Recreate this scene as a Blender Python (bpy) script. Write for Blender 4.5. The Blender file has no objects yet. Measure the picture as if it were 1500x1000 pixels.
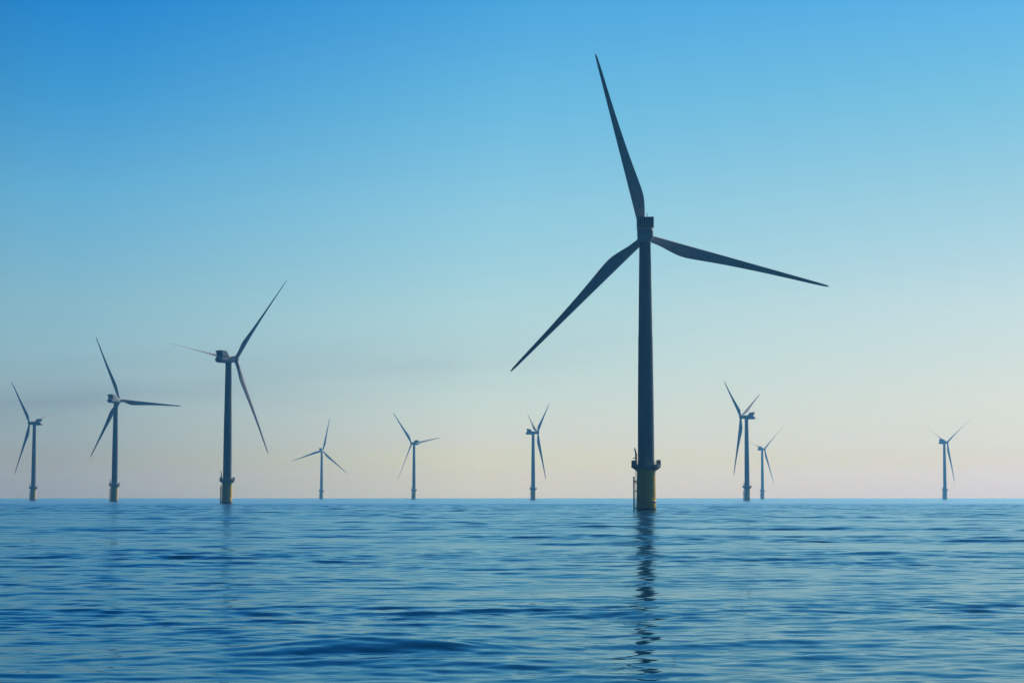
import bpy, bmesh, math, random
import numpy as np
from mathutils import Matrix, Vector

random.seed(7)
S = bpy.context.scene
COL = S.collection
PI = math.pi
R = math.radians
EARTH = 6371e3

# ------------------------------------------------------------------ helpers
def curve_z(x, y):
    return -(x * x + y * y) / (2 * EARTH)

def obj(name, bm, mat, parent=None, smooth=True, angle=40):
    me = bpy.data.meshes.new(name)
    bmesh.ops.recalc_face_normals(bm, faces=bm.faces)
    bm.to_mesh(me)
    bm.free()
    me.materials.append(mat)
    if smooth:
        me.shade_smooth()
        me.set_sharp_from_angle(angle=R(angle))
    o = bpy.data.objects.new(name, me)
    COL.objects.link(o)
    if parent:
        o.parent = parent
    return o

def box(bm, x0, x1, y0, y1, z0, z1, bev=0.0, M=None):
    r = bmesh.ops.create_cube(bm, size=1.0)
    vs = r['verts']
    for v in vs:
        v.co = Vector(((x0 + x1) / 2 + v.co.x * (x1 - x0), (y0 + y1) / 2 + v.co.y * (y1 - y0), (z0 + z1) / 2 + v.co.z * (z1 - z0)))
    if bev:
        es = list({e for v in vs for e in v.link_edges})
        q = bmesh.ops.bevel(bm, geom=es, offset=bev, segments=3, affect='EDGES', profile=0.5)
        vs = list({v for f in q['faces'] for v in f.verts} | {v for v in vs if v.is_valid})
    if M:
        for v in vs:
            v.co = M @ v.co

def tube(bm, a, b, r0, r1=None, n=12):
    r1 = r0 if r1 is None else r1
    a, b = Vector(a), Vector(b)
    d = b - a
    q = d.to_track_quat('Z', 'Y').to_matrix().to_4x4()
    r = bmesh.ops.create_cone(bm, cap_ends=True, segments=n, radius1=r0, radius2=r1, depth=d.length)
    M = Matrix.Translation((a + b) / 2) @ q
    for v in r['verts']:
        v.co = M @ v.co

def lathe(bm, prof, n=48, M=None):
    rings = []
    for (r, z) in prof:
        ring = []
        for k in range(n):
            a = 2 * PI * k / n
            p = Vector((r * math.cos(a), r * math.sin(a), z))
            ring.append(bm.verts.new(M @ p if M else p))
        rings.append(ring)
    for i in range(len(rings) - 1):
        for k in range(n):
            bm.faces.new((rings[i][k], rings[i][(k + 1) % n], rings[i + 1][(k + 1) % n], rings[i + 1][k]))
    bm.faces.new(rings[0][::-1])
    bm.faces.new(rings[-1])

def loft(bm, rings):
    n = len(rings[0])
    vr = [[bm.verts.new(p) for p in ring] for ring in rings]
    for i in range(len(vr) - 1):
        for k in range(n):
            bm.faces.new((vr[i][k], vr[i][(k + 1) % n], vr[i + 1][(k + 1) % n], vr[i + 1][k]))
    bm.faces.new(vr[0][::-1])
    bm.faces.new(vr[-1])

# ------------------------------------------------------------------ materials
def paint(name, c, rough=0.4, spec=0.5, coat=0.0, var=0.12, streak=(0.5, 0.5, 0.08)):
    m = bpy.data.materials.new(name)
    m.use_nodes = True
    nt = m.node_tree
    b = nt.nodes['Principled BSDF']
    tc = nt.nodes.new('ShaderNodeTexCoord')
    mp = nt.nodes.new('ShaderNodeMapping')
    mp.inputs['Scale'].default_value = streak
    nz = nt.nodes.new('ShaderNodeTexNoise')
    nz.inputs['Scale'].default_value = 1.6
    nz.inputs['Detail'].default_value = 6
    nz.inputs['Roughness'].default_value = 0.6
    cr = nt.nodes.new('ShaderNodeValToRGB')
    cr.color_ramp.elements[0].position = 0.3
    cr.color_ramp.elements[1].position = 0.75
    cr.color_ramp.elements[0].color = tuple(x * (1 - var) for x in c) + (1,)
    cr.color_ramp.elements[1].color = tuple(min(1, x * (1 + var)) for x in c) + (1,)
    L = nt.links.new
    L(tc.outputs['Object'], mp.inputs['Vector'])
    L(mp.outputs['Vector'], nz.inputs['Vector'])
    L(nz.outputs['Fac'], cr.inputs['Fac'])
    L(cr.outputs['Color'], b.inputs['Base Color'])
    b.inputs['Roughness'].default_value = rough
    b.inputs['Specular IOR Level'].default_value = spec
    b.inputs['Coat Weight'].default_value = coat
    b.inputs['Coat Roughness'].default_value = 0.15
    return m

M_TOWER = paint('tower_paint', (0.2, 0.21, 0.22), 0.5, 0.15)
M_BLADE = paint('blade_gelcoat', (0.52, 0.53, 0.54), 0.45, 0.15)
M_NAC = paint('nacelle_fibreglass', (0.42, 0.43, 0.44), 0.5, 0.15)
M_YELLOW = paint('safety_yellow_paint', (0.95, 0.55, 0.008), 0.4, 0.25, var=0.18)
def weed(m):
    nt = m.node_tree; L = nt.links.new
    b = nt.nodes['Principled BSDF']
    src = b.inputs['Base Color'].links[0].from_socket
    tc = nt.nodes.new('ShaderNodeTexCoord'); sp = nt.nodes.new('ShaderNodeSeparateXYZ')
    L(tc.outputs['Object'], sp.inputs[0])
    nz = nt.nodes.new('ShaderNodeTexNoise'); nz.inputs['Scale'].default_value = 1.3; nz.inputs['Detail'].default_value = 5
    L(tc.outputs['Object'], nz.inputs['Vector'])
    ad = nt.nodes.new('ShaderNodeMath'); ad.operation = 'MULTIPLY_ADD'; ad.inputs[1].default_value = -1.6
    L(nz.outputs['Fac'], ad.inputs[0]); L(sp.outputs[2], ad.inputs[2])
    mr = nt.nodes.new('ShaderNodeMapRange'); mr.inputs['From Min'].default_value = 0.3; mr.inputs['From Max'].default_value = -0.1
    L(ad.outputs[0], mr.inputs['Value'])
    mx = nt.nodes.new('ShaderNodeMix'); mx.data_type = 'RGBA'
    L(mr.outputs[0], mx.inputs['Factor']); L(src, mx.inputs[6]); mx.inputs[7].default_value = (0.05, 0.05, 0.02, 1)
    L(mx.outputs[2], b.inputs['Base Color'])
weed(M_YELLOW)
M_DARK = paint('dark_radiator_core', (0.03, 0.032, 0.035), 0.5)
M_STEEL = paint('galvanised_steel', (0.22, 0.23, 0.24), 0.5)
M_WHITE = paint('white_bracket_paint', (0.85, 0.85, 0.82), 0.3)
M_DOT = paint('receptor_metal', (0.02, 0.02, 0.02), 0.5)

# ------------------------------------------------------------------ turbine meshes
HUB_H, ROTOR_R, OVERHANG, TILT = 80.0, 56.0, 5.6, R(5)

def lerp_tab(tab, t):
    for (a, va), (b, vb) in zip(tab, tab[1:]):
        if t <= b:
            u = (t - a) / (b - a)
            return va + (vb - va) * u
    return tab[-1][1]

CHORD = [(0, 2.1), (2.5, 2.1), (5, 2.45), (7.5, 3.05), (10, 3.6), (12, 3.8), (14, 3.72), (17, 3.4), (20, 3.05), (26, 2.45), (32, 1.98), (38, 1.58), (44, 1.24), (50, .95), (53, .78), (55, .58), (55.7, .38), (56, .12)]
THICK = [(0, 1.0), (2.5, 1.0), (5, .82), (7.5, .6), (10, .45), (12, .38), (16, .32), (22, .26), (38, .21), (56, .17)]
TWIST = [(0, 14), (5, 14), (12, 10.5), (20, 6.5), (30, 3.5), (40, 1.5), (50, 0.3), (56, -.5)]
def blade_section(r, n=28):
    c, th, tw = lerp_tab(CHORD, r), lerp_tab(THICK, r), R(lerp_tab(TWIST, r) + 2.0)
    round_ = max(0.0, min(1.0, (9.0 - r) / 6.5))
    le = -1.05 + 0.82 * (r / 56.0)
    if c < 0.7:
        le = -0.23 + (0.7 - c) * 0.25
    if le < -c / 2:
        le = -c / 2 if r < 3 else le
    pre = 2.0 * (r / 56.0) ** 1.6
    pts = []
    for k in range(n):
        a = 2 * PI * k / n
        xc = (1 - math.cos(a)) / 2                      # 0 leading edge .. 1 trailing edge
        yt = 5 * th * (0.2969 * math.sqrt(xc) - 0.126 * xc - 0.3516 * xc ** 2 + 0.2843 * xc ** 3 - 0.1036 * xc ** 4)
        yt = yt * (1 if a < PI else -1) + 0.25 * th * xc * (1 - xc) * (1 - round_)
        yc = th * 0.5 * math.sin(a)
        y = (yt * (1 - round_) + yc * round_) * c
        x = le + xc * c
        X = x * math.cos(tw) + y * math.sin(tw)
        Y = -x * math.sin(tw) + y * math.cos(tw)
        pts.append(Vector((X, Y + pre, r)))
    return pts

def rear_surface(r):
    ps = blade_section(r)
    c = sum(p.x for p in ps) / len(ps)
    near = [p for p in ps if abs(p.x - c) < 0.8]
    return Vector((c, min(p.y for p in near), r))

TURBINE_PARTS = []

def build_prototype():
    root = bpy.data.objects.new('wind_turbine', None)
    COL.objects.link(root)

    # --- yellow foundation
    bm = bmesh.new()
    lathe(bm, [(2.85, -8), (2.85, 0.6), (2.78, 3.0), (2.72, 9.0), (2.7, 11.6), (2.95, 11.75), (2.95, 12.05), (2.7, 12.15), (2.7, 12.28)], 64)
    fnd = obj('foundation', bm, M_YELLOW, root)
    bm = bmesh.new()
    for y in (-0.9, 0.9):
        tube(bm, (-3.55, y, -3), (-3.55, y, 9.8), 0.17)
        for z in (0.7, 5.6, 8.5):
            tube(bm, (-3.55, y, z), (-2.5, y, z), 0.13)
        tube(bm, (-3.5, y, 8.5), (-2.5, y, 7.6), 0.09)
    obj('boat_landing', bm, M_YELLOW, fnd)
    bm = bmesh.new()
    for y in (-0.28, 0.28):
        tube(bm, (-3.0, y, -2.5), (-3.0, y, 12.3), 0.06)
    for k in range(48):
        tube(bm, (-3.0, -0.28, -2 + 0.3 * k), (-3.0, 0.28, -2 + 0.3 * k), 0.022, n=6)
    for z in (4, 8, 11.4):
        box(bm, -3.05, -2.6, -0.34, 0.34, z - .06, z + .06)
    obj('ladder', bm, M_YELLOW, fnd)
    bm = bmesh.new()
    a = R(-47)
    c = Vector((math.cos(a), math.sin(a), 0)) * 3.3
    t = Vector((-math.sin(a), math.cos(a), 0))
    lathe(bm, [(0.05, -.62), (.2, -.58), (.32, -.45), (.34, 0), (.32, .45), (.2, .58), (.05, .62)], 24,
          Matrix.Translation(c + Vector((0, 0, 2.55))) @ t.to_track_quat('Z', 'Y').to_matrix().to_4x4())
    box(bm, 2.3, 3.25, -0.2, 0.2, 2.35, 2.6, 0.03, Matrix.Rotation(a, 4, 'Z'))
    obj('rail_bracket', bm, M_WHITE, fnd)
    # --- platform
    bm = bmesh.new()
    lathe(bm, [(4.1, 12.31), (4.3, 12.36), (4.3, 12.8), (4.2, 12.84)], 32)
    for k in range(12):
        g = 2 * PI * (k + .5) / 12
        Mx = Matrix.Rotation(g, 4, 'Z')
        v = [Mx @ Vector(p) for p in ((2.72, -.06, 11.3), (2.72, .06, 11.3), (4.1, .06, 12.3), (4.1, -.06, 12.3), (2.72, -.06, 12.3), (2.72, .06, 12.3))]
        v = [bm.verts.new(p) for p in v]
        for f in ((0, 1, 2, 3), (0, 3, 4), (1, 5, 2), (4, 5, 1, 0), (3, 2, 5, 4)):
            bm.faces.new([v[i] for i in f])
    plat = obj('work_platform', bm, M_STEEL, root, angle=30)
    bm = bmesh.new()
    N = 24
    for k in range(N):
        g, g2 = 2 * PI * k / N, 2 * PI * (k + 1) / N
        p = Vector((4.22 * math.cos(g), 4.22 * math.sin(g), 0))
        q = Vector((4.22 * math.cos(g2), 4.22 * math.sin(g2), 0))
        tube(bm, p + Vector((0, 0, 12.8)), p + Vector((0, 0, 14.15)), 0.045, n=6)
        vs = [bm.verts.new(v) for v in (p + Vector((0, 0, 12.82)), q + Vector((0, 0, 12.82)), q + Vector((0, 0, 13.2)), p + Vector((0, 0, 13.2)))]
        bm.faces.new(vs)
        for z in (13.25, 13.7, 14.12):
            tube(bm, p + Vector((0, 0, z)), q + Vector((0, 0, z)), 0.035, n=6)
    obj('railing', bm, M_STEEL, plat)
    bm = bmesh.new()
    box(bm, 3.0, 4.12, -0.9, 0.8, 12.86, 14.5, 0.06)
    box(bm, 2.95, 4.2, -0.95, 0.85, 14.44, 14.56, 0.02)
    obj('cabinet', bm, M_STEEL, plat)
    bm = bmesh.new()
    box(bm, -4.1, -2.75, -1.2, 1.2, 12.86, 14.4, 0.06)
    box(bm, -4.16, -2.72, -1.26, 1.26, 14.34, 14.44, 0.02)
    obj('container', bm, M_STEEL, plat)
    bm = bmesh.new()
    box(bm, -3.25, -2.75, -1.75, -1.25, 12.86, 13.4, 0.04)
    tube(bm, (-3, -1.5, 13.2), (-3, -1.5, 16.2), 0.28, 0.24)
    box(bm, -3.28, -2.72, -1.75, -1.25, 15.6, 16.4, 0.06)
    tube(bm, (-3, -1.5, 16.3), (-3.42, -1.5, 18.0), 0.24, 0.16)
    tube(bm, (-3.42, -1.5, 17.95), (-3.46, -1.5, 17.3), 0.07)
    box(bm, -3.85, -2.7, -1.68, -1.32, 14.95, 15.2, 0.04)
    obj('davit_crane', bm, M_STEEL, plat)

    # --- tower
    bm = bmesh.new()
    lathe(bm, [(2.42, 12.3), (2.42, 12.9), (2.4, 13.0), (2.3, 30), (2.1, 50), (2.04, 50.0), (1.8, 68), (1.66, 77.0), (1.72, 77.1), (1.72, 77.45), (1.6, 77.6)], 64)
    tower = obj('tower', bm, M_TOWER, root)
    for z in (31.5, 54.5):
        bm = bmesh.new()
        rr = 2.3 - (z - 30) * .0105
        lathe(bm, [(rr, z - .09), (rr + .035, z - .07), (rr + .035, z + .07), (rr, z + .09)], 64)
        obj('flange_ring', bm, M_TOWER, tower)
    bm = bmesh.new()
    box(bm, -0.5, 0.5, -2.5, -2.3, 12.95, 15.2, 0.04)
    obj('door', bm, M_STEEL, tower)

    # --- nacelle (local: y forward to the rotor, z from hub height)
    bm = bmesh.new()
    def nac_ring(y, hw, zb, zt, cb, ct):
        p = []
        for (sx, sz, c) in ((1, -1, cb), (1, 1, ct), (-1, 1, ct), (-1, -1, cb)):
            zc = (zb + c) if sz < 0 else (zt - c)
            a0 = {(1, -1): -PI / 2, (1, 1): 0, (-1, 1): PI / 2, (-1, -1): PI}[(sx, sz)]
            for k in range(6):
                g = a0 + (PI / 2) * k / 5
                p.append(Vector((sx * (hw - c) + c * math.cos(g), y, zc + c * math.sin(g))))
        return p
    loft(bm, [nac_ring(y, hw, zb, zt, cb, ct) for (y, hw, zb, zt, cb, ct) in (
        (-8.65, 1.75, -1.6, -0.7, .4, .35),
        (-8.6, 1.95, -2.0, -0.25, .8, .4),
        (-8.3, 2.15, -2.3, 0.1, 1.2, .4),
        (-7.6, 2.28, -2.5, 0.7, 1.5, .45),
        (-6.7, 2.32, -2.55, 1.2, 1.6, .45),
        (-6.2, 2.32, -2.55, 1.3, 1.6, .45),
        (-2.0, 2.3, -2.55, 1.4, 1.6, .5),
        (0.8, 2.2, -2.5, 1.5, 1.5, .6),
        (2.9, 1.95, -2.0, 1.6, 1.3, .9),
        (3.9, 1.6, -1.5, 1.5, 1.2, 1.2))])
    nac = obj('nacelle', bm, M_NAC, root, angle=35)
    for s in (-1, 1):
        bm = bmesh.new()
        pr = [(-2.0, 1.2), (-4.0, 3.95), (-7.9, 4.2), (-6.5, 1.15)]
        vs = [[bm.verts.new((s * x, y, z)) for (y, z) in pr] for x in (2.27, 2.45)]
        bm.faces.new(vs[0]); bm.faces.new(vs[1])
        for k in range(4):
            bm.faces.new((vs[0][k], vs[0][(k + 1) % 4], vs[1][(k + 1) % 4], vs[1][k]))
        obj('cooler_fin', bm, M_NAC, nac)
    bm = bmesh.new()
    pr = [(-6.3, 1.34), (-7.6, 4.18), (-7.0, 4.25), (-5.7, 1.38)]
    vs = [[bm.verts.new((x, y, z)) for (y, z) in pr] for x in (-2.26, 2.26)]
    bm.faces.new(vs[0]); bm.faces.new(vs[1])
    for k in range(4):
        bm.faces.new((vs[0][k], vs[0][(k + 1) % 4], vs[1][(k + 1) % 4], vs[1][k]))
    obj('radiator', bm, M_DARK, nac)
    bm = bmesh.new()
    for k in range(9):
        x = -2.1 + 4.2 * k / 8
        vs = [[bm.verts.new((x + dx, y, z)) for (y, z) in ((-6.32, 1.4), (-7.58, 4.16), (-7.74, 4.12), (-6.48, 1.36))] for dx in (-.07, .07)]
        bm.faces.new(vs[0]); bm.faces.new(vs[1])
        for j in range(4):
            bm.faces.new((vs[0][j], vs[0][(j + 1) % 4], vs[1][(j + 1) % 4], vs[1][j]))
    obj('radiator_slats', bm, M_NAC, nac)
    bm = bmesh.new()
    tube(bm, (.55, -7.2, 4.1), (.55, -7.2, 5.3), 0.07)
    tube(bm, (.25, -7.2, 4.9), (.85, -7.2, 4.9), 0.05)
    obj('weather_mast', bm, M_STEEL, nac)
    bm = bmesh.new()
    tube(bm, (-.9, -7.2, 4.1), (-.9, -7.2, 4.55), 0.1)
    obj('beacon', bm, M_STEEL, nac)

    # --- hub (local y forward, origin at rotor centre)
    bm = bmesh.new()
    RY = Matrix.Rotation(-PI / 2, 4, 'X')
    lathe(bm, [(1.35, -1.75), (1.62, -1.5), (1.72, -0.8), (1.72, 0.6), (1.55, 1.15), (1.2, 1.6), (.7, 1.9), (.2, 2.02)], 40, RY)
    for k in range(3):
        g = 2 * PI * k / 3
        d = Vector((math.sin(g), 0, math.cos(g)))
        tube(bm, d * 0.6, d * 1.95, 1.16, 1.16, 32)
    hub = obj('hub', bm, M_NAC, root)
    
    # --- blade
    def blade():
        bm = bmesh.new()
        rs = [1.7, 2.5, 3.5, 4.5, 5.5, 6.5, 7.5, 8.5, 9.5, 10.5, 11.5, 12.5, 14, 15.5, 17, 19, 21, 24, 27, 30, 34, 38, 42, 46, 50, 52, 53.5, 54.5, 55.2, 55.6, 55.85, 56.0]
        loft(bm, [blade_section(r) for r in rs])
        return bm
    b0 = obj('blade', blade(), M_BLADE, root, angle=60)
    for r in (9.0, 19.5, 30.0):
        bm = bmesh.new()
        p = rear_surface(r)
        tube(bm, p + Vector((0.15, 0.06, 0)), p + Vector((0.15, -0.05, 0)), 0.22, 0.2, 12)
        obj('lightning_receptor', bm, M_DOT, b0)
    return root

def children(o):
    return [c for c in COL.objects if c.parent == o]

def pose(root, x, y, yaw, az, pitch, cone):
    root.location = (x, y, curve_z(x, y))
    top = Matrix.Translation((0, 0, HUB_H)) @ Matrix.Rotation(-yaw, 4, 'Z')
    rot = top @ Matrix.Translation((0, OVERHANG, 0)) @ Matrix.Rotation(TILT, 4, 'X')
    k = 0
    for c in children(root):
        base = c.name.split('.')[0]
        if base == 'nacelle':
            c.matrix_local = top
        elif base == 'hub':
            c.matrix_local = rot @ Matrix.Rotation(PI / 2 - az, 4, 'Y')
        elif base == 'blade':
            c.matrix_local = rot @ Matrix.Rotation(PI / 2 - (az - k * 2 * PI / 3), 4, 'Y') @ Matrix.Rotation(-cone, 4, 'X') @ Matrix.Rotation(-pitch, 4, 'Z')
            k += 1

def copy_tree(o, parent=None):
    c = o.copy()
    COL.objects.link(c)
    c.parent = parent
    for ch in children(o):
        copy_tree(ch, c)
    return c

proto = build_prototype()
b0 = [c for c in children(proto) if c.name.startswith('blade')][0]
for _ in range(2):
    copy_tree(b0, proto)

# x, y, yaw (deg, right of straight away), rotor azimuth (deg), blade pitch (deg, idle turbines feather theirs), rotor cone (deg, loaded blades bend back), label
TURBINES = [
    (38.7, 575.6, 2.9, 104.8, 0, 0.5, 'largest and nearest dark turbine on a yellow base, seen squarely from behind'),
    (-157.0, 1100.5, 35.2, 50.2, 80, 3.6, 'second largest turbine with yellow base, one pale sunlit blade hanging down to the right'),
    (-313.6, 1575.2, 24.7, 114.3, 3, 0.5, 'mid-sized blue-grey turbine with one blade pointing level right, beside the second largest one'),
    (-495.7, 2067.6, -72.4, 135.2, 80, 2.0, 'blue-grey turbine at the far left edge, rotor turned left and nearly edge-on'),
    (224.6, 1907.6, -62.4, 147.6, 80, 1.2, 'blue turbine right of the nearest one, rotor turned left, overlapping a paler turbine behind'),
    (25.2, 2376.2, 74.9, 36.8, 78, 3.6, 'hazy turbine just left of the nearest one, rotor turned right almost edge-on'),
    (-140.4, 2857.2, -42.2, 130.3, 25, 0.5, 'hazy turbine facing left with one blade passing behind its nacelle to the right'),
    (-317.2, 3324.0, 10.9, 77.3, 5, 0.5, 'smallest hazy turbine with its three blades spread evenly, seen nearly straight from behind'),
    (401.2, 3197.9, 48.8, 43.2, 70, 3.6, 'very pale small turbine half hidden behind the blue one that turns left'),
    (608.0, 2803.8, 59.5, 36.0, 70, 3.6, 'pale hazy turbine standing alone at the far right, blades in a Y'),
]
for i, (x, y, yaw, az, pitch, cone, label) in enumerate(TURBINES):
    t = proto if i == 0 else copy_tree(proto)
    t['label'] = label
    t['category'] = 'wind turbine'
    t['group'] = 'offshore wind turbines standing in the sea'
    pose(t, x, y, R(yaw), R(az), R(pitch), R(cone))

# ------------------------------------------------------------------ sea
def build_sea():
    fine, mid = 17.0, 38.0
    az = np.concatenate([np.arange(-180, -mid, 3.0), np.arange(-mid, -fine, 0.14), np.arange(-fine, fine, 0.03), np.arange(fine, mid, 0.14), np.arange(mid, 180, 3.0)])
    az = np.radians(az)
    rr = [2.0]
    while rr[-1] < 12000:
        r = rr[-1]
        if r < 26: d = 0.8
        elif r < 60: d = 0.16
        elif r < 1100: d = min(max(0.16, 0.0027 * r), 0.9)
        else: d = 0.03 * r
        rr.append(r + d)
    rr = np.array(rr); drr = np.gradient(rr)
    Rg, Ag = np.meshgrid(rr, az, indexing='ij')
    X = (Rg * np.sin(Ag)); Y = (Rg * np.cos(Ag))
    rng = np.random.default_rng(11)
    Z = np.zeros_like(X)
    # slow patches of rougher and calmer water
    patch = np.zeros_like(X)
    for k in range(14):
        lam = rng.uniform(14, 70); th = rng.uniform(0, PI)
        patch += np.sin(2 * PI / lam * (X * np.cos(th) * .6 + Y * np.sin(th)) + rng.uniform(0, 2 * PI))
    patch = np.clip(1 + np.clip(Rg / 1500, 0.11, 0.2) * patch, 0.4, 1.9) * np.clip(0.66 + Rg / 350, 0.74, 1.45)
    bands = [  # wavelength range, count, rms slope, direction spread (deg)
        (12.0, 24.0, 8, 0.016, 18),
        (5.0, 12.0, 18, 0.019, 20),
        (2.2, 5.0, 34, 0.034, 21),
        (1.0, 2.2, 48, 0.050, 27),
        (0.42, 1.0, 60, 0.042, 34)]
    spacing = np.maximum(drr, 1e-3)[:, None]
    for (l0, l1, n, slope, spread) in bands:
        for k in range(n):
            lam = l0 * (l1 / l0) ** rng.random()
            kk = 2 * PI / lam
            a = slope * math.sqrt(2.0 / n) / kk
            th = R(rng.normal(-90 + 8, spread))
            u = np.clip((lam / spacing - 2.2) / 2.0, 0, 1)
            w = (u * u * (3 - 2 * u))
            rows = np.nonzero(w[:, 0] > 0)[0]
            if len(rows) == 0: continue
            e = rows[-1] + 1
            ph = kk * (X[:e] * math.cos(th) + Y[:e] * math.sin(th)) + rng.uniform(0, 2 * PI)
            amp = a * w[:e] * (patch[:e] if l1 < 6 else patch[:e] ** 0.6 * np.clip(0.8 + Rg[:e] / 900, 1, 1.3) * np.clip((1250 - Rg[:e]) / 500, 0, 1))
            Z[:e] += amp * (np.sin(ph) + 0.12 * np.cos(2 * ph))
    # a few single swells
    for (cx, cy, wx, wy, hh) in ((-4.0, 55.0, 3.8, 2.0, 0.32), (-8.0, 61.0, 3.0, 2.2, 0.07), (1.5, 50.5, 3.2, 1.6, 0.06), (12.8, 67.0, 1.6, 1.6, 0.07), (3.4, 245.0, 11.0, 5.0, 0.16)):
        m_ = np.abs(Y - cy) < 5 * wy
        dx = (X[m_] - cx) / wx; dy = (Y[m_] - cy + 0.35 * dx * dx) / wy
        Z[m_] += hh * np.exp(-dx * dx - dy * dy)
    Z += -(X * X + Y * Y) / (2 * EARTH)
    nr, na = X.shape
    co = np.empty((nr * na + 1, 3), np.float32)
    co[:-1, 0] = X.ravel(); co[:-1, 1] = Y.ravel(); co[:-1, 2] = Z.ravel()
    co[-1] = (0, 0, 0)
    i = np.arange(nr - 1)[:, None] * na; j = np.arange(na)[None, :]; j2 = (j + 1) % na
    q = np.stack([i + j, i + j2, i + na + j2, i + na + j], -1).reshape(-1, 4)
    tri = np.stack([np.full(na, nr * na), (np.arange(na) + 1) % na, np.arange(na)], -1)
    loops = np.concatenate([q.ravel(), tri.ravel()]).astype(np.int32)
    starts = np.concatenate([np.arange(len(q)) * 4, len(q) * 4 + np.arange(na) * 3]).astype(np.int32)
    me = bpy.data.meshes.new('sea')
    me.vertices.add(len(co)); me.vertices.foreach_set('co', co.ravel())
    me.loops.add(len(loops)); me.loops.foreach_set('vertex_index', loops)
    me.polygons.add(len(starts)); me.polygons.foreach_set('loop_start', starts)
    me.polygons.foreach_set('use_smooth', np.ones(len(starts), bool))
    me.update(calc_edges=True)
    m = bpy.data.materials.new('sea_water'); m.use_nodes = True
    nt = m.node_tree; L = nt.links.new
    nt.nodes.remove(nt.nodes['Principled BSDF'])
    deep = nt.nodes.new('ShaderNodeBsdfDiffuse'); deep.inputs['Color'].default_value = SEA_BASE + (1,)
    b = nt.nodes.new('ShaderNodeBsdfGlossy'); b.inputs['Color'].default_value = SEA_TINT + (1,)
    fr = nt.nodes.new('ShaderNodeFresnel'); fr.inputs['IOR'].default_value = 1.333
    mix = nt.nodes.new('ShaderNodeMixShader')
    L(fr.outputs[0], mix.inputs[0]); L(deep.outputs[0], mix.inputs[1]); L(b.outputs[0], mix.inputs[2])
    L(mix.outputs[0], nt.nodes['Material Output'].inputs['Surface'])
    tc = nt.nodes.new('ShaderNodeTexCoord')
    mp = nt.nodes.new('ShaderNodeMapping'); mp.inputs['Scale'].default_value = (0.55, 1.0, 1.0)
    L(tc.outputs['Object'], mp.inputs['Vector'])
    # the farther out, the more ripples are too small to model one by one: they become roughness
    ln = nt.nodes.new('ShaderNodeVectorMath'); ln.operation = 'LENGTH'
    L(tc.outputs['Object'], ln.inputs[0])
    rg = nt.nodes.new('ShaderNodeValToRGB')
    e = rg.color_ramp.elements
    for p, v in SEA_ROUGH[1:-1]:
        e.new(p)
    for k, (p, v) in enumerate(SEA_ROUGH):
        e[k].position = p; e[k].color = (v, v, v, 1)
    dv = nt.nodes.new('ShaderNodeMath'); dv.operation = 'DIVIDE'; dv.inputs[1].default_value = 1000.0
    L(ln.outputs['Value'], dv.inputs[0]); L(dv.outputs[0], rg.inputs['Fac']); L(rg.outputs['Color'], b.inputs['Roughness'])
    prev = None
    for (scale, dist) in ((2.6, 0.007), (0.45, 0.03)):
        n1 = nt.nodes.new('ShaderNodeTexNoise'); n1.inputs['Scale'].default_value = scale; n1.inputs['Detail'].default_value = 2
        bp = nt.nodes.new('ShaderNodeBump'); bp.inputs['Strength'].default_value = 1.0; bp.inputs['Distance'].default_value = dist
        L(mp.outputs['Vector'], n1.inputs['Vector']); L(n1.outputs['Fac'], bp.inputs['Height'])
        if prev: L(prev.outputs['Normal'], bp.inputs['Normal'])
        prev = bp
    L(prev.outputs['Normal'], b.inputs['Normal']); L(prev.outputs['Normal'], fr.inputs['Normal'])
    me.materials.append(m)
    o = bpy.data.objects.new('sea', me); COL.objects.link(o)
    o['kind'] = 'structure'; o['label'] = 'calm blue rippled sea reaching to the hazy horizon'
    return o

SEA_BASE = (0.001, 0.042, 0.105)
SEA_TINT = (0.54, 0.79, 0.92)
SEA_ROUGH = [(0.0, 0.04), (0.05, 0.05), (0.12, 0.09), (0.3, 0.13), (0.7, 0.16), (1.0, 0.24)]      # distance in km, roughness
build_sea()

# ------------------------------------------------------------------ haze
HAZE_DENSITY = 1.6e-4
HAZE_COLOR = (0.15, 0.53, 1.0)
bm = bmesh.new()
box(bm, -12600, 12600, -12600, 12600, -13.0, 142.0)
m = bpy.data.materials.new('haze_air'); m.use_nodes = True
nt = m.node_tree
nt.nodes.remove(nt.nodes['Principled BSDF'])
pv = nt.nodes.new('ShaderNodeVolumePrincipled')
pv.inputs['Color'].default_value = HAZE_COLOR + (1,)
pv.inputs['Absorption Color'].default_value = (1, 1, 1, 1)
pv.inputs['Density'].default_value = HAZE_DENSITY
pv.inputs['Density Attribute'].default_value = ''
pv.inputs['Anisotropy'].default_value = 0.55
nt.links.new(pv.outputs['Volume'], nt.nodes['Material Output'].inputs['Volume'])
m.cycles.homogeneous_volume = True
hz = obj('haze', bm, m, smooth=False)
hz['kind'] = 'stuff'; hz['label'] = 'thin pale sea haze over the water'

# ------------------------------------------------------------------ light
SUN_EL, SUN_AZ = R(37), R(43)        # azimuth to the right of straight ahead
sd = Vector((math.sin(SUN_AZ) * math.cos(SUN_EL), math.cos(SUN_AZ) * math.cos(SUN_EL), math.sin(SUN_EL)))
sun = bpy.data.lights.new('sun', 'SUN')
sun.energy = 3.6; sun.angle = R(0.5); sun.color = (1.0, 0.93, 0.82)
so = bpy.data.objects.new('sun', sun); COL.objects.link(so)
so.rotation_euler = (-sd).to_track_quat('-Z', 'Y').to_euler()

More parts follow.
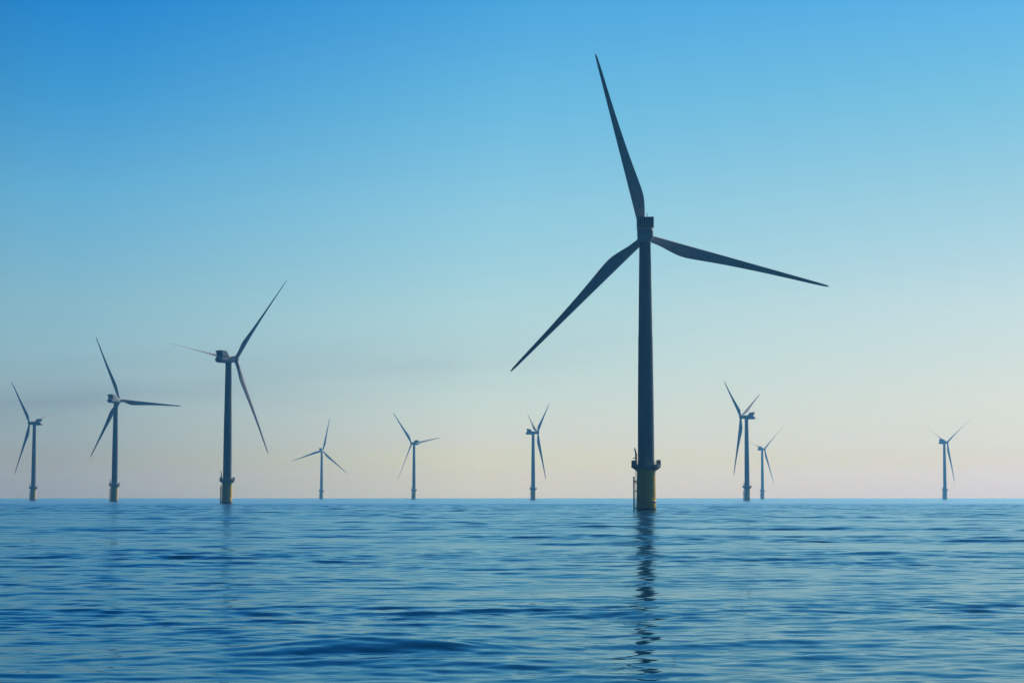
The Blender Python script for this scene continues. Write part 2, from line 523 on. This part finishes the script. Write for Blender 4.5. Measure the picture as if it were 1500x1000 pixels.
w = bpy.data.worlds.new('World'); S.world = w; w.use_nodes = True
nt = w.node_tree; L = nt.links.new
bg = nt.nodes['Background']; bg.inputs['Strength'].default_value = 0.1
sky = nt.nodes.new('ShaderNodeTexSky'); sky.sky_type = 'NISHITA'; sky.sun_disc = False
sky.sun_elevation = SUN_EL; sky.sun_rotation = SUN_AZ
sky.air_density = 1.0; sky.dust_density = 0.6; sky.ozone_density = 3.0
#GRADE0
SKY_AWAY = [(0.00136, (0.5167, 0.4946, 0.1549)), (0.00887, (0.5181, 0.5212, 0.0717)), (0.02594, (0.4828, 0.6074, 0.7515)), (0.04988, (0.5292, 0.6891, 0.8606)), (0.09432, (0.5279, 0.796, 0.8787)), (0.14526, (0.3681, 0.8175, 0.9737)), (0.19547, (0.1668, 0.6987, 0.9913)), (0.24458, (0.0558, 0.5694, 1.0073)), (0.34, (0.0324, 0.3872, 0.8058)), (0.5, (0.0201, 0.2676, 0.6245)), (1.0, (0.0123, 0.1822, 0.4633))]
SKY_TOWARDS = [(0.00136, (0.683, 0.5833, 0.02)), (0.00887, (0.7146, 0.6641, 0.02)), (0.02594, (0.7097, 0.7608, 0.7497)), (0.04988, (0.7877, 0.7871, 0.7743)), (0.09432, (0.7992, 0.8387, 0.7985)), (0.14526, (0.6147, 0.8309, 0.7876)), (0.19547, (0.3977, 0.8037, 0.8228)), (0.24458, (0.235, 0.7226, 0.9264)), (0.34, (0.1363, 0.4914, 0.7412)), (0.5, (0.0846, 0.3396, 0.5744)), (1.0, (0.0517, 0.2312, 0.4262))]
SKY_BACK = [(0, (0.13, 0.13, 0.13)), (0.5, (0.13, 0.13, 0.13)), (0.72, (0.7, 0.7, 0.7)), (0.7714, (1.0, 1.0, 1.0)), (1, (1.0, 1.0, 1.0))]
SKY_MID = [(0.00136, (0.9301, 1.1832, 0.4383)), (0.00887, (0.9099, 1.1429, 0.3337)), (0.02594, (0.8499, 0.9413, 1.0081)), (0.04988, (0.8049, 0.9148, 0.9797)), (0.09432, (0.7637, 0.9476, 0.9138)), (0.14526, (0.6039, 0.9598, 0.9492)), (0.19547, (0.3874, 0.9029, 0.9897)), (0.24458, (0.2174, 0.7892, 1.027)), (0.34, (0.1261, 0.5367, 0.8216)), (0.5, (0.0783, 0.3709, 0.6368)), (1.0, (0.0478, 0.2526, 0.4724))]
SUN_SIDE = (0.5628, 0.7196, 0.8719)
#GRADE1
tc = nt.nodes.new('ShaderNodeTexCoord')
sep = nt.nodes.new('ShaderNodeSeparateXYZ'); L(tc.outputs['Generated'], sep.inputs[0])
def ramp(fac, table):
    n = nt.nodes.new('ShaderNodeValToRGB')
    e = n.color_ramp.elements
    while len(e) < len(table):
        e.new(0.5)
    for k, (p, c) in enumerate(sorted(table)):
        e[k].position = p
        e[k].color = tuple(c) + (1,)
    L(fac, n.inputs['Fac'])
    return n.outputs['Color']
def mul(a, b):
    n = nt.nodes.new('ShaderNodeVectorMath'); n.operation = 'MULTIPLY'
    L(a, n.inputs[0]); L(b, n.inputs[1])
    return n.outputs[0]
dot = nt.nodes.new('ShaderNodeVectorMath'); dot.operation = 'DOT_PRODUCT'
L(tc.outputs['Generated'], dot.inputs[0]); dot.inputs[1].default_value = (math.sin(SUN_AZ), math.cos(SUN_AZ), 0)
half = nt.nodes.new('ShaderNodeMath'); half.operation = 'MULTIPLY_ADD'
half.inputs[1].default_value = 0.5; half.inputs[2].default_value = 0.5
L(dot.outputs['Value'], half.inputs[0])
def mixc(f, a, b):
    n = nt.nodes.new('ShaderNodeMix'); n.data_type = 'RGBA'
    L(f, n.inputs['Factor']); L(a, n.inputs[6]); L(b, n.inputs[7])
    return n.outputs[2]
def maprange(v, a, b, c=0.0, d=1.0):
    n = nt.nodes.new('ShaderNodeMapRange')
    for k, x in enumerate((a, b, c, d)):
        n.inputs[k + 1].default_value = x
    L(v, n.inputs['Value'])
    return n.outputs[0]
dv = dot.outputs['Value']
grade = mixc(maprange(dv, SUN_SIDE[0], SUN_SIDE[1]), ramp(sep.outputs[2], SKY_AWAY), ramp(sep.outputs[2], SKY_MID))
grade = mixc(maprange(dv, SUN_SIDE[1], SUN_SIDE[2]), grade, ramp(sep.outputs[2], SKY_TOWARDS))
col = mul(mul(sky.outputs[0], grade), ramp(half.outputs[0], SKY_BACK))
# a thin smoky layer far off, low on the left
mp = nt.nodes.new('ShaderNodeMapping'); mp.inputs['Scale'].default_value = (7, 7, 60)
L(tc.outputs['Generated'], mp.inputs['Vector'])
nz = nt.nodes.new('ShaderNodeTexNoise'); nz.inputs['Scale'].default_value = 1.0; nz.inputs['Detail'].default_value = 4
L(mp.outputs['Vector'], nz.inputs['Vector'])
def madd(a, m, c):
    n = nt.nodes.new('ShaderNodeMath'); n.operation = 'MULTIPLY_ADD'
    L(a, n.inputs[0]); n.inputs[1].default_value = m
    if isinstance(c, float): n.inputs[2].default_value = c
    else: L(c, n.inputs[2])
    return n.outputs[0]
u = madd(sep.outputs[0], -0.105, sep.outputs[2])
u = madd(nz.outputs['Fac'], 0.016, u)                   # about 0.078 in the middle of the layer
layer = ramp(maprange(u, 0.058, 0.102), [(0.0, (0, 0, 0)), (0.3, (.55,) * 3), (0.45, (1, 1, 1)), (0.62, (.5,) * 3), (1.0, (0, 0, 0))])
fade = ramp(maprange(sep.outputs[0], -0.5, 0.1), [(0.0, (0, 0, 0)), (0.3, (1, 1, 1)), (0.5, (1, 1, 1)), (0.85, (.35,) * 3), (1.0, (0, 0, 0))])
amt = mul(mul(layer, fade), ramp(nz.outputs['Fac'], [(0.32, (.2,) * 3), (0.62, (1, 1, 1))]))
smoke = nt.nodes.new('ShaderNodeRGB'); smoke.outputs[0].default_value = (0.70, 0.69, 0.73, 1)
white = nt.nodes.new('ShaderNodeRGB'); white.outputs[0].default_value = (1, 1, 1, 1)
col = mul(col, mixc(amt, white.outputs[0], smoke.outputs[0]))
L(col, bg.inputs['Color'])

# ------------------------------------------------------------------ camera
cam = bpy.data.cameras.new('camera'); cam.sensor_width = 36; cam.lens = 2917 / 1500 * 36
cam.clip_start = 0.5; cam.clip_end = 60000
co = bpy.data.objects.new('camera', cam); COL.objects.link(co)
co.location = (0, 0, 4.2); co.rotation_euler = (PI / 2 + math.atan(226 / 2917), 0, 0)
S.camera = co
S.view_settings.view_transform = 'Standard'; S.view_settings.look = 'None'
S.view_settings.exposure = 0; S.view_settings.gamma = 1
S.cycles.use_denoising = True
S.cycles.volume_bounces = 1
S.cycles.max_bounces = 6
S.cycles.caustics_reflective = False
S.cycles.caustics_refractive = False
